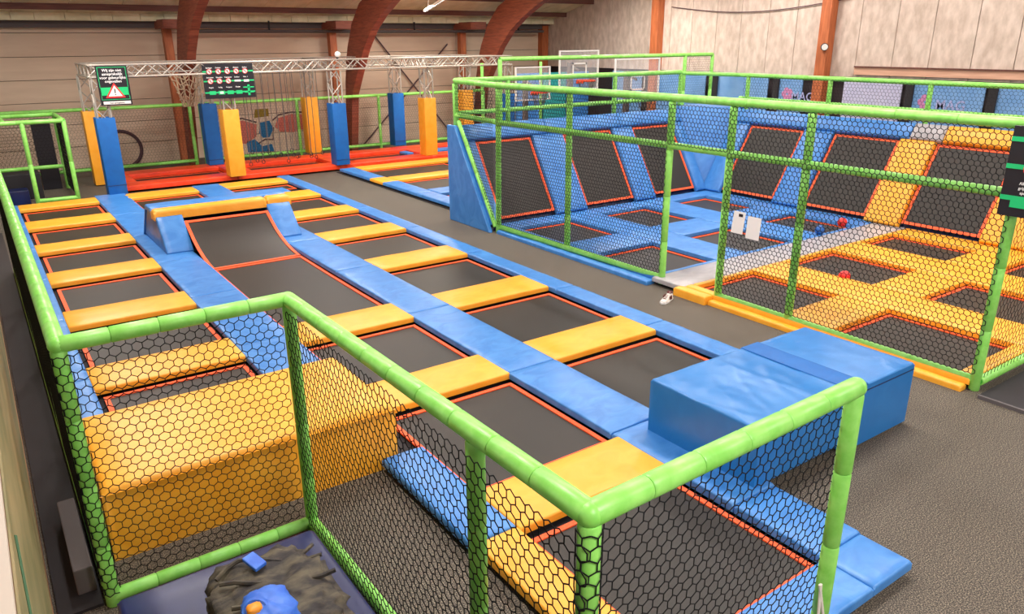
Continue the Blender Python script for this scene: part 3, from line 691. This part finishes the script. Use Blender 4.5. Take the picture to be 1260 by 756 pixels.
# slanted walls
def slanted(o, u, wdir, beds, gaps, Ln, tops, who, grp, cols, capcol):
    """o: foot corner, u: along the wall, wdir: horizontal outward lean; everything in the leaning plane"""
    o, u, wd = Vector(o), Vector(u), Vector(wdir); v = (wd*.524+Vector(UZ)*.852).normalized(); w = (v.cross(u) if False else (Vector(UZ)*.524-wd*.852)).normalized()
    for i, (a, c) in enumerate(beds):
        trampoline(0, c-a, 0, 1.50, 'black trampoline in the %s, %s' % (who, cols[i][1]), grp, fr=(o+u*a+v*.1+w*.0, u, v, w))
    for i, (a, c, col, nme) in enumerate(gaps):
        mb = MB(); cushion(mb, o+u*a+v*.02-w*.03, u, v, w, c-a-.006, 1.60, .10, r=.03, seed=a)
        mb.build('wall_pad', M[col], smooth=True, ang=75, fix=False, label='%s upright pad, %s, %s' % (col, who, nme), cat='pad', group=grp+' pads')
    for i, (a, c, col, nme) in enumerate(tops):
        mb = MB(); cushion(mb, o+u*a+v*1.62-w*.03, u, v, w, c-a-.006, .30, .13, r=.03, seed=a)
        mb.build('top_pad', M[col], smooth=True, ang=75, fix=False, label='%s top pad, %s, %s' % (col, who, nme), cat='pad', group=grp+' top pads')
    return v, w
beds = [(.09,1.32),(2.10,3.34),(3.94,5.12)]   # along x from 7.35
slanted((7.35,10.93,.1), (1,0,0), (0,1,0), beds,
        [(-.15,.07,'blue','at the cage end'),(1.34,2.08,'blue','between first and second trampoline'),(3.36,3.92,'blue','between second and third trampoline'),(5.14,5.43,'blue','next to the corner')],
        5.5, [(-.15,1.7,'blue','at the cage end'),(1.7,3.6,'blue','in the middle'),(3.6,5.42,'blue','next to the corner')],
        'left slanted wall of the court', 'left slanted wall', [(0,'nearest the cage end'),(0,'in the middle'),(0,'nearest the corner')], 'blue')
slanted((12.76,11.0,.1), (0,-1,0), (1,0,0), [(.5,1.78),(2.46,3.74),(4.41,5.69),(6.44,7.72)],
        [(.0,.48,'blue','next to the corner'),(1.80,2.44,'blue','first gap from the corner'),(3.76,4.39,'yellow','between the blue and yellow halves'),(5.71,6.42,'yellow','last gap beside the rules board'),(7.74,8.1,'yellow','at the near end')],
        8.1, [(.06,1.9,'blue','next to the corner'),(1.9,3.92,'blue','in the middle'),(3.92,4.5,'white','at the colour change'),(4.5,6.4,'yellow','over the yellow trampoline'),(6.4,8.1,'yellow','at the near end')],
        'right slanted court wall', 'right slanted wall', [(0,'nearest the corner'),(0,'second from the corner'),(0,'third from the corner, yellow pads around'),(0,'fourth, behind the rules board')], 'blue')
# wedge bodies behind the slanted walls
bl = bd = thing('slanted_wall_body', (10, 11.6, 0), 'blue solid body carrying the left slanted wall with a triangular blue end', 'wall body')
MB().prism([(7.2,10.98,0),(7.2,12.2,0),(7.2,12.2,1.72),(7.2,12.02,1.72)], (5.6,0,0)).build('core', M['navy'], bd)
mb = MB(); mb.prism([(7.12,10.86,0),(7.12,12.22,0),(7.12,12.22,1.76),(7.12,11.97,1.76)], (.08,0,0)); mb.build('end_panel', M['blue'], bd, bevel=.015)
bd = thing('slanted_wall_body', (13.5, 7, 0), 'solid body carrying the right slanted wall of the court', 'wall body')
MB().prism([(12.82,2.9,0),(14.05,2.9,0),(14.05,2.9,1.72),(13.88,2.9,1.72)], (0,8.1,0)).build('core', M['navy'], bd)
# corner facet
mb = MB(); a, b_, c = Vector((12.80,10.98,.08)), Vector((12.86,12.0,1.80)), Vector((13.84,11.02,1.80))
mb.prism([a, c, b_], Vector((.4,.4,-.1)).normalized()*.1)
mb.build('corner_panel', M['blue'], bl, bevel=.01)
MB().prism([(12.86,12.0,1.80),(13.84,11.02,1.80),(14.05,11.02,1.8),(14.05,12.22,1.8),(12.86,12.22,1.8)], (0,0,-.1)).build('corner_top', M['blue'], bl)

# cage
cg = thing('safety_cage', (7.4, 7, 0), 'tall bright green padded cage frame with black net round the court', 'cage')
XF, ZT, ZM, ZB = 7.41, 2.5, 1.9, .10
sg_ = .62
sleeved('top_rail', cg, (XF,2.85,ZT), (XF,6.98,ZT), .05, sg_); sleeved('top_rail', cg, (XF,6.98,ZT), (7.3,10.8,ZT), .05, sg_); sleeved('top_rail', cg, (7.3,10.8,ZT), (7.25,12.1,ZT+.03), .05, sg_)
sleeved('middle_rail', cg, (XF,2.85,ZM), (XF,6.98,ZM), .045, sg_); sleeved('middle_rail', cg, (XF,6.98,ZM), (7.3,10.8,ZM), .045, sg_); sleeved('middle_rail', cg, (7.3,10.8,ZM), (7.25,12.1,ZM+.03), .045, sg_)
sleeved('bottom_rail', cg, (XF,2.85,ZB), (XF,6.0,ZB), .045, sg_); sleeved('bottom_rail', cg, (XF,6.98,ZB), (7.3,10.8,ZB), .045, sg_)
for yy in (2.85, 4.95, 6.0, 6.98, 9.05): sleeved('post', cg, (XF,yy,.0), (XF,yy,ZT-.05), .048, .6)
sleeved('post', cg, (7.27,10.79,.0), (7.3,10.79,ZT-.05), .048, .6)
sleeved('post', cg, (7.25,12.1,1.75), (7.25,12.1,ZT-.02), .05, .6)
sleeved('sloping_tube', cg, (7.2,11.93,1.84), (7.24,10.84,.1), .04, .5)
sleeved('top_rail', cg, (7.25,12.1,ZT+.03), (13.05,12.1,ZT+.02), .048, .8); sleeved('middle_rail', cg, (7.25,12.1,1.96), (13.05,12.1,1.98), .042, .8)
for x in (8.4, 11.1, 13.05): sleeved('post', cg, (x,12.1,1.81 if x > 13 else 1.73), (x,12.1,ZT), .045, .8)
sleeved('top_rail', cg, (13.05,12.1,ZT), (13.97,11.2,2.46), .042, .8); sleeved('top_rail', cg, (13.97,11.2,2.46), (13.97,2.85,2.44), .045, .8)
sleeved('middle_rail', cg, (13.97,11.2,1.98), (13.97,2.85,1.96), .04, .8)
for yy in (11.0, 9.03, 7.07, 5.0, 2.9): sleeved('post', cg, (13.98,yy,1.73), (13.97,yy,2.44), .045, .8)
sleeved('bottom_rail', cg, (XF,2.82,ZB), (12.8,2.82,ZB), .045, .8); sleeved('top_rail', cg, (XF,2.85,ZT), (13.97,2.85,ZT-.05), .045, .8)
NX = XF-.055
kw = dict(s=.033, r=.0042, parent=cg)
hexnet((NX,2.85,.15), UY, UZ, 3.15, 2.31, **kw)
hexnet((NX,6.0,1.9), UY, UZ, 1.0, .56, **kw)
dn = Vector((7.23-NX,10.8-6.98,0)); hexnet((NX-.005,6.98,.15), tuple(dn.normalized()), UZ, dn.length, 2.31, **kw)
hexnet((7.215,10.85,.1), UY, UZ, 1.22, 2.35, keep=lambda q: q[:,1] > q[:,0]*1.62, **kw)
hexnet((7.25,12.06,1.75), UX, UZ, 5.8, .75, s=.04, r=.003, parent=cg)
hexnet((13.92,2.9,1.86), UY, UZ, 8.2, .58, s=.04, r=.003, parent=cg)
hexnet((7.45,2.8,.1), UX, UZ, 6.3, 2.35, s=.04, r=.003, parent=cg)
# papers on the gate post net
for k, (a, c, z0) in enumerate(((5.83,5.66,.98),(5.61,5.42,.95))):
    mb = MB(); mb.obox((NX-.012, a, z0), (0,-1,0), (.0,-.10 if k == 0 else -.05,1), (-1,0,0), abs(a-c), .27, .004)
    o = mb.build('paper_sheet', M['printwhite'], label=('white paper sheet with a small black logo on the cage net' if k == 0 else 'plain white paper sheet on the cage net beside the printed one'), cat='paper')
    if k == 0:
        MB().box(NX-.018, NX-.0165, 5.67, 5.73, 1.19, 1.225).build('logo', M['black'], o)
# rules board at the right edge of the photo
rb = thing('rules_board', (7.3, 2.5, 1.7), 'black rules board with green bands on the near corner of the cage', 'sign')
MB().box(7.30, 7.325, 2.0, 2.93, 1.72, 2.49).build('board', M['black_gloss'], rb, bevel=.004)
mb = MB()
for z in (2.36, 2.13, 1.86): mb.box(7.295, 7.30, 2.0, 2.93, z, z+.04)
mb.box(7.294, 7.30, 2.3, 2.84, 1.80, 1.87)
mb.build('green_band', M['signgreen'], rb)
for k in range(4): sym(rb, (7.292, 2.72-.2*k, 2.14), .07, u=(0,-1,0), w=(-1,0,0))
for k, s_ in enumerate(('Alleen met','gripsokken','springen')): font(s_, .035, 'printwhite', rb, (7.292, 2.72, 2.0-.04*k), (0,-1,0), UZ)
# balls
for n_, (x, yy, c, lb) in enumerate(((9.42,5.5,'red','red ball on the yellow side court trampoline'),(12.05,7.22,'red','red ball beside the white centre line at the back of the court'),
                                     (11.25,7.12,'blue','blue ball on the edge of the white centre line'),(12.0,4.2,'blue','blue ball at the right edge of the photo on the court'))):
    t = thing('ball', (x, yy, .03), lb, 'ball', 'dodgeballs on the court'); zc = .09 if n_ in (0, 3) else .2
    MB().sphere((x,yy,.035+.08 if n_ in (0,3) else .19), .08, 18, 12).build('shell', M['ball_'+c], t, smooth=True, fix=False)
    MB().tube([(x+.0805*math.cos(a), yy+.0805*math.sin(a), .115 if n_ in (0,3) else .19) for a in np.linspace(0, 2*math.pi, 19)], .002, 4).build('seam', M['black'], t)
# shoe
sh = thing('shoe', (6.93, 6.42, 0), 'white and maroon sneaker standing on the carpet by the court gate', 'shoe')
R_ = Matrix.Rotation(math.radians(200), 3, 'Z')
def tf(p): q = R_ @ Vector(p); return (q.x+6.93, q.y+6.42, q.z)
sec = [(-.13,.030,.045,.095),(-.10,.038,.052,.105),(-.04,.036,.050,.10),(.0,.038,.046,.085),(.05,.045,.04,.062),(.10,.046,.036,.05),(.135,.03,.03,.04)]
mb = MB(); vs = []; n = 10
for (x, hw, hw2, h) in sec:
    for k in range(n):
        a = math.pi*k/(n-1); vs.append(tf((x, -hw*math.cos(a), .02+(h-.02)*math.sin(a)**.7)))
fs = [(i*n+k, i*n+k+1, (i+1)*n+k+1, (i+1)*n+k) for i in range(len(sec)-1) for k in range(n-1)]
fs += [tuple(range(n)), tuple((len(sec)-1)*n+k for k in range(n))[::-1]]
mb.add(vs, fs).build('upper', M['shoe_white'], sh, smooth=True, ang=70)
mb = MB(); so = [(-.145,0),(-.13,.036),(-.05,.04),(.05,.05),(.12,.042),(.152,0),(.12,-.042),(.05,-.05),(-.05,-.04),(-.13,-.036)]
mb.prism([tf((x,yy,0)) for x, yy in so], (0,0,.028)).build('sole', M['printwhite'], sh, bevel=.005)
mb = MB(); mb.tube([tf((-.09+.035*math.cos(a), .03*math.sin(a), .105)) for a in np.linspace(0, 2*math.pi, 13)], .008, 6).build('collar', M['shoe_red'], sh, smooth=True)
mb = MB(); mb.prism([tf((-.07,-.044,.03)), tf((-.02,-.045,.03)), tf((.02,-.044,.075)), tf((-.05,-.044,.085))], tf((0,-.004,0)) and (R_ @ Vector((0,-.004,0)))); mb.prism([tf((-.07,.044,.03)), tf((-.02,.045,.03)), tf((.02,.044,.075)), tf((-.05,.044,.085))], (R_ @ Vector((0,.004,0)))); mb.build('side_patch', M['shoe_red'], sh)
mb = MB()
for k in range(4): mb.tube([tf((.0+.022*k, -.022, .092-.011*k)), tf((.01+.022*k, 0, .098-.011*k)), tf((.0+.022*k, .022, .092-.011*k))], .004, 5)
mb.build('lace', M['shoe_red'], sh, smooth=True)

# ================================================================== BASKETBALL AREA
br = thing('basketball_cage', (14, 15, 0), 'green frame around the basketball lanes beyond the court', 'cage')
sleeved('top_rail', br, (10.2,15.0,2.8), (17.4,15.0,2.8), .05, .9)
for x in (10.2, 16.3, 17.4): sleeved('post', br, (x,15.0,0), (x,15.0,2.8), .05, .9)
for x in (12.3, 14.4): sleeved('post', br, (x,19.0,0), (x,19.0,2.6), .045, .9)
hexnet((16.3,14.98,1.2), UX, UZ, 1.1, 1.6, s=.04, r=.003, parent=br)
sleeved('side_rail', br, (16.3,15.0,1.1), (17.4,15.0,1.1), .045, .9)
def hoop(x0, x1, y, zt, hz, size, label, inner=True):
    t = thing('basketball_hoop', ((x0+x1)/2, y, 0), label, 'basketball hoop', 'basketball hoops beyond the court'); cx = (x0+x1)/2; w = .035; zb = zt-size
    mb = MB(); mb.box(x0,x1,y-.02,y+.02,zt-w,zt); mb.box(x0,x1,y-.02,y+.02,zb,zb+w); mb.box(x0,x0+w,y-.02,y+.02,zb+w,zt-w); mb.box(x1-w,x1,y-.02,y+.02,zb+w,zt-w)
    mb.build('board_frame', M['frame_white'], t)
    MB().box(x0+w, x1-w, y-.006, y+.006, zb+w, zt-w).build('backboard', M['acrylic'], t)
    mb = MB(); iw, ih, z0 = .24, .36, hz+.08
    mb.box(cx-iw,cx+iw,y-.03,y-.024,z0+ih-.04,z0+ih); mb.box(cx-iw,cx+iw,y-.03,y-.024,z0,z0+.04); mb.box(cx-iw,cx-iw+.04,y-.03,y-.024,z0,z0+ih); mb.box(cx+iw-.04,cx+iw,y-.03,y-.024,z0,z0+ih)
    if inner: mb.build('target_square', M['frame_white'], t)
    MB().tube([(cx+.23*math.cos(a), y-.3+.23*math.sin(a), hz) for a in np.linspace(0, 2*math.pi, 21)], .022, 8).build('rim', M['hoop'], t, smooth=True)
    MB().box(cx-.1, cx+.1, y-.09, y-.02, hz-.08, hz+.02).build('rim_bracket', M['hoop'], t)
    mb = MB()
    for k in range(12):
        a = 2*math.pi*k/12; a2 = a+.5; mb.tube([(cx+.22*math.cos(a), y-.3+.22*math.sin(a), hz), (cx+.13*math.cos(a2), y-.3+.13*math.sin(a2), hz-.35)], .006, 4, cap=False)
        mb.tube([(cx+.22*math.cos(a), y-.3+.22*math.sin(a), hz), (cx+.13*math.cos(a-.5), y-.3+.13*math.sin(a-.5), hz-.35)], .006, 4, cap=False)
    prop(mb.build('hoop_net', M['rope'], t), kind='stuff')
    MB().box(cx-.06, cx+.06, y+.3, y+.42, 0, zt-.3).build('stand', M['eave'], t)
    MB().tube([(cx,y+.34,zt-.4),(cx,y+.02,zt-.5)], .03, 6).build('arm', M['eave'], t)
hoop(12.4, 13.6, 17.5, 2.52, 1.85, .9, 'low basketball hoop with white framed board, leftmost of three')
hoop(12.72, 14.06, 16.0, 2.95, 2.2, 1.0, 'highest basketball hoop with orange rim in the middle of three')
hoop(12.82, 14.32, 14.0, 2.78, 1.95, 1.0, 'basketball hoop with wide white frame, rightmost of three')
# blue and teal wall mats
mats = [(14.6,15.6,'blue'),(15.65,16.6,'teal'),(16.65,17.6,'blue')]
for i, (a, c, m_) in enumerate(mats):
    mb = MB(); cushion(mb, (a,20.6,.0), UX, UZ, (0,-1,0), c-a, 2.2, .12, r=.03)
    mb.build('wall_mat', M[m_], smooth=True, ang=75, fix=False, label='upright %s wall mat at the back of the basketball lanes, %s' % (m_, ('left','middle','right')[i]), cat='mat', group='mats behind the hoops')
pad('edge_pad', 10.3, 17.3, 20.0, 20.5, 'blue', 'long blue pad on the floor behind the basketball hoops')
# banners on the right wall
BN = [(19.3,17.95,'banner','farthest left by the corner'),(17.3,15.35,'banner','second from the corner behind the hoops'),(14.9,13.2,'banner','third from the corner'),(12.95,12.15,'banner','with pink print, left of the brown post'),(11.0,9.55,'banner_pale','pale and unprinted, right of the brown post'),(9.35,7.75,'banner','with pink print, right of the pale one'),(7.55,5.9,'banner','at the right edge of the photo')]
for i, (a, c, m_, lb) in enumerate(BN):
    t = thing('banner', (17.87, (a+c)/2, .02), 'blue banner sheet on the right wall, ' + lb if m_ == 'banner' else 'banner sheet on the right wall, ' + lb, 'banner', 'banners along the right wall')
    a, c = a*1.015, c*1.015; MB().box(17.85, 17.88, c, a, .02, 2.235).build('sheet', M[m_], t, bevel=.004)
    if i in (3, 5):
        mb = MB()
        for q in range(5):
            ang = q*2*math.pi/5; mb.sphere((17.85, a-.38+.1*math.cos(ang), 1.82+.1*math.sin(ang)), .075, 8, 6, (.06,1,1))
        mb.build('emblem', M['pink'], t, smooth=True)
        font('MAG', .3, 'printpale', t, (17.84, a-.62 if i == 5 else a-.52, 1.68), (0,-1,0), UZ, align='LEFT')
for i, yy in enumerate((15.0, 12.95, 9.37, 7.6)):
    yy *= 1.012; MB().box(17.78, 17.84, yy-.09, yy+.09, 0, 2.3).build('banner_post', M['black'], label='black post between wall banners, %s from the corner' % ('first','second','third','fourth')[i], cat='post', group='black posts between the banners', bevel=.01)

# ================================================================== BALCONY FENCE NEAR THE CAMERA
bf = thing('safety_fence', (1.4, 3.5, 0), 'bright green padded fence with black hexagon net nearest the camera', 'fence')
P1, P2, P4, P5 = (.15,4.43), (1.41,4.45), (1.455,1.63), (3.09,1.67)
ZR = 1.69
sleeved('top_rail', bf, (.165,13.2,ZR), (*P1,ZR), .046, .3); sleeved('top_rail', bf, (*P1,ZR), (*P2,ZR), .046, .27)
sleeved('top_rail', bf, (*P2,ZR), (*P4,ZR), .048, .28); sleeved('top_rail', bf, (*P4,ZR), (*P5,ZR), .048, .28)
for p in (P1, P2, P4, P5): 
    c = MB().sphere((*p,ZR), .0475, 16, 12).build('elbow', M['green'], bf, smooth=True, fix=False)
sleeved('bottom_rail', bf, (*P1,.06), (*P2,.06), .042, .27); sleeved('bottom_rail', bf, (*P2,.06), (*P4,.06), .042, .28); sleeved('bottom_rail', bf, (.15,13.0,.06), (*P1,.06), .042, .5)
sleeved('bottom_rail', bf, (*P4,.06), (*P5,.06), .042, .4)
for p in (P1, P2, (1.44,2.33), P4, P5): sleeved('post', bf, (*p,0), (*p,ZR-.03), .042, .42)
for yy in (6.6, 8.8, 11.0): sleeved('post', bf, (.15,yy,0), (.16,yy,ZR-.03), .042, .42)
kw = dict(s=.033, r=.0031, parent=bf)
hexnet((.19,4.475,.09), UX, UZ, 1.18, 1.58, **kw)
wrapnet(.15, 4.43, .048, .07, 1.64, math.radians(150), math.radians(380), bf); wrapnet(1.455, 1.63, .048, .07, 1.64, math.radians(130), math.radians(400), bf)
hexnet((1.37,1.545,.07), UY, UZ, 2.87, 1.6, **kw)
hexnet((1.5,1.70,.07), UX, UZ, 1.6, 1.6, **kw)
hexnet((.115,4.4,.07), UY, UZ, 8.6, 1.6, **kw)
mb = MB(); mb.tube([(3.04,1.66,.62),(3.03,1.64,.4),(3.05,1.63,.2)], .008, 5); mb.tube([(3.03,1.66,.62),(3.06,1.63,.42),(3.08,1.62,.25)], .008, 5); mb.build('tie_strap', M['signpale'], bf)

# seat chest, bag and pouch
sf = thing('seat_box', (.65, 2.9, 0), 'navy blue padded seat box inside the green fence corner', 'seat')
MB().box(.16, 1.22, 1.9, 3.84, 0, .34).build('body', M['navy'], sf, bevel=.02)
mb = MB(); cushion(mb, (.14,1.88,.345), UX, UY, UZ, 1.08, 1.98, .09, r=.03, wr=.003); mb.build('cushion', M['navy'], sf, smooth=True, ang=75, fix=False)
def lumpy(c, s, seed, nu=30, nv=18, amp=.12, flat=.0, pw=.6):
    mb = MB(); vs = []; fs = []
    for i in range(nv+1):
        a = math.pi*i/nv
        for k in range(nu):
            q = 2*math.pi*k/nu; sx = lambda t: math.copysign(abs(t)**pw, t)
            p = Vector((sx(math.sin(a))*sx(math.cos(q)), sx(math.sin(a))*sx(math.sin(q)), sx(math.cos(a))))
            f = 1+amp*noise.noise(Vector((p.x*2+seed, p.y*4, p.z*2)))+amp*.6*noise.noise(Vector((p.x*5, p.y*9+seed, p.z*5)))
            vs.append((c[0]+s[0]*p.x*f, c[1]+s[1]*p.y*f, max(c[2]+s[2]*p.z*f, c[2]-s[2]*.95)))
    for i in range(nv):
        for k in range(nu): fs.append((i*nu+k, (i+1)*nu+k, (i+1)*nu+(k+1) % nu, i*nu+(k+1) % nu))
    return mb.add(vs, fs)
bg = thing('duffel_bag', (.78, 3.1, .44), 'crumpled dark olive bag lying on the navy seat box', 'bag')
lumpy((.77,3.08,.58), (.28,.38,.15), 3.0, 60, 34, .17, pw=.5).build('body', M['bag'], bg, smooth=True, fix=False, ang=180)
mb = MB()
for k in range(3): mb.tube([(.55+.5*q, 3.33-.12*k+.05*math.sin(q*7+k*2), .715+.03*math.sin(q*5+k)) for q in np.linspace(0, 1, 9)], .012, 6)
mb.build('fold', M['bag'], bg, smooth=True)
MB().obox((.72,3.24,.74), Vector((.7,.3,0)).normalized(), Vector((-.3,.7,.2)).normalized(), UZ, .07, .1, .02).build('blue_tag', M['cobalt'], bg, bevel=.006)
pc = thing('pouch', (.74, 2.72, .66), 'cobalt blue open pouch with an orange item on the dark bag', 'pouch')
lumpy((.67,2.86,.79), (.115,.14,.075), 8.0, 30, 18, .14, pw=.7).build('body', M['cobalt'], pc, smooth=True, fix=False, ang=180)
_n = Vector((-.45,-.35,.82)).normalized(); _a = _n.cross(Vector(UZ)).normalized(); _b = _n.cross(_a); _c0 = Vector((.61,2.85,.842))
MB().tube([_c0+_a*.058*math.cos(a)+_b*.045*math.sin(a) for a in np.linspace(0, 2*math.pi, 17)], .011, 6).build('rim', M['cobalt'], pc, smooth=True)
MB().prism([_c0+_a*.055*math.cos(a)+_b*.042*math.sin(a) for a in np.linspace(0, 2*math.pi, 15)[:-1]], _n*.006).build('opening', M['black'], pc)
lumpy(tuple(_c0+_n*.012), (.034,.03,.03), 2.0, 14, 10, .1).build('orange_item', M['item_orange'], pc, smooth=True, fix=False)

# left parapet beside the camera
pr_ = MB().box(-.28, -.16, -1.0, 16.0, 0, 1.72).build('wall_left', M['lightwood'], kind='structure')
MB().box(-.215, -.158, -1.0, 16.0, 1.72, 1.75).build('trim_9', M['coping'], kind='structure')
MB().box(-1.6, -.216, -1.0, 16.0, 1.66, 1.72).build('trim_10', M['lightwood'], kind='structure')
bn = thing('long_banner', (-.15, 6, .5), 'long olive printed banner hanging on the left parapet', 'banner')
MB().box(-.158, -.15, 0.0, 14.0, .3, 1.70).build('sheet', M['olive'], bn)
mb = MB(); mb.tube([(-.148, 2.35+.1*math.cos(a), 1.45+.1*math.sin(a)) for a in np.linspace(0, 2*math.pi, 6)], .006, 4); mb.tube([(-.148,2.1,1.3),(-.148,2.75,1.62)], .006, 4)
mb.build('printed_lines', M['darkgreen'], bn)
MB().box(-.14, .1, 4.45, 16, .0, .02).build('floor_runner', M['black'], label='dark runner on the floor between parapet and fence', cat='runner')
MB().box(-.02, .085, 4.6, 5.5, .02, .2).build('storage_crate', M['grey'], label='small grey crate on the floor between parapet and fence', cat='crate', bevel=.01)
# dark landing right of the court
MB().box(7.27, 13.5, -1.5, 2.74, 0, .03).build('floor_mat', M['black'], label='large black floor mat in front of the near end of the court', cat='mat')
MB().box(7.24, 7.268, -1.5, 2.74, 0, .035).build('edge_strip', M['grey'], label='thin pale edging strip of the black floor mat', cat='strip')
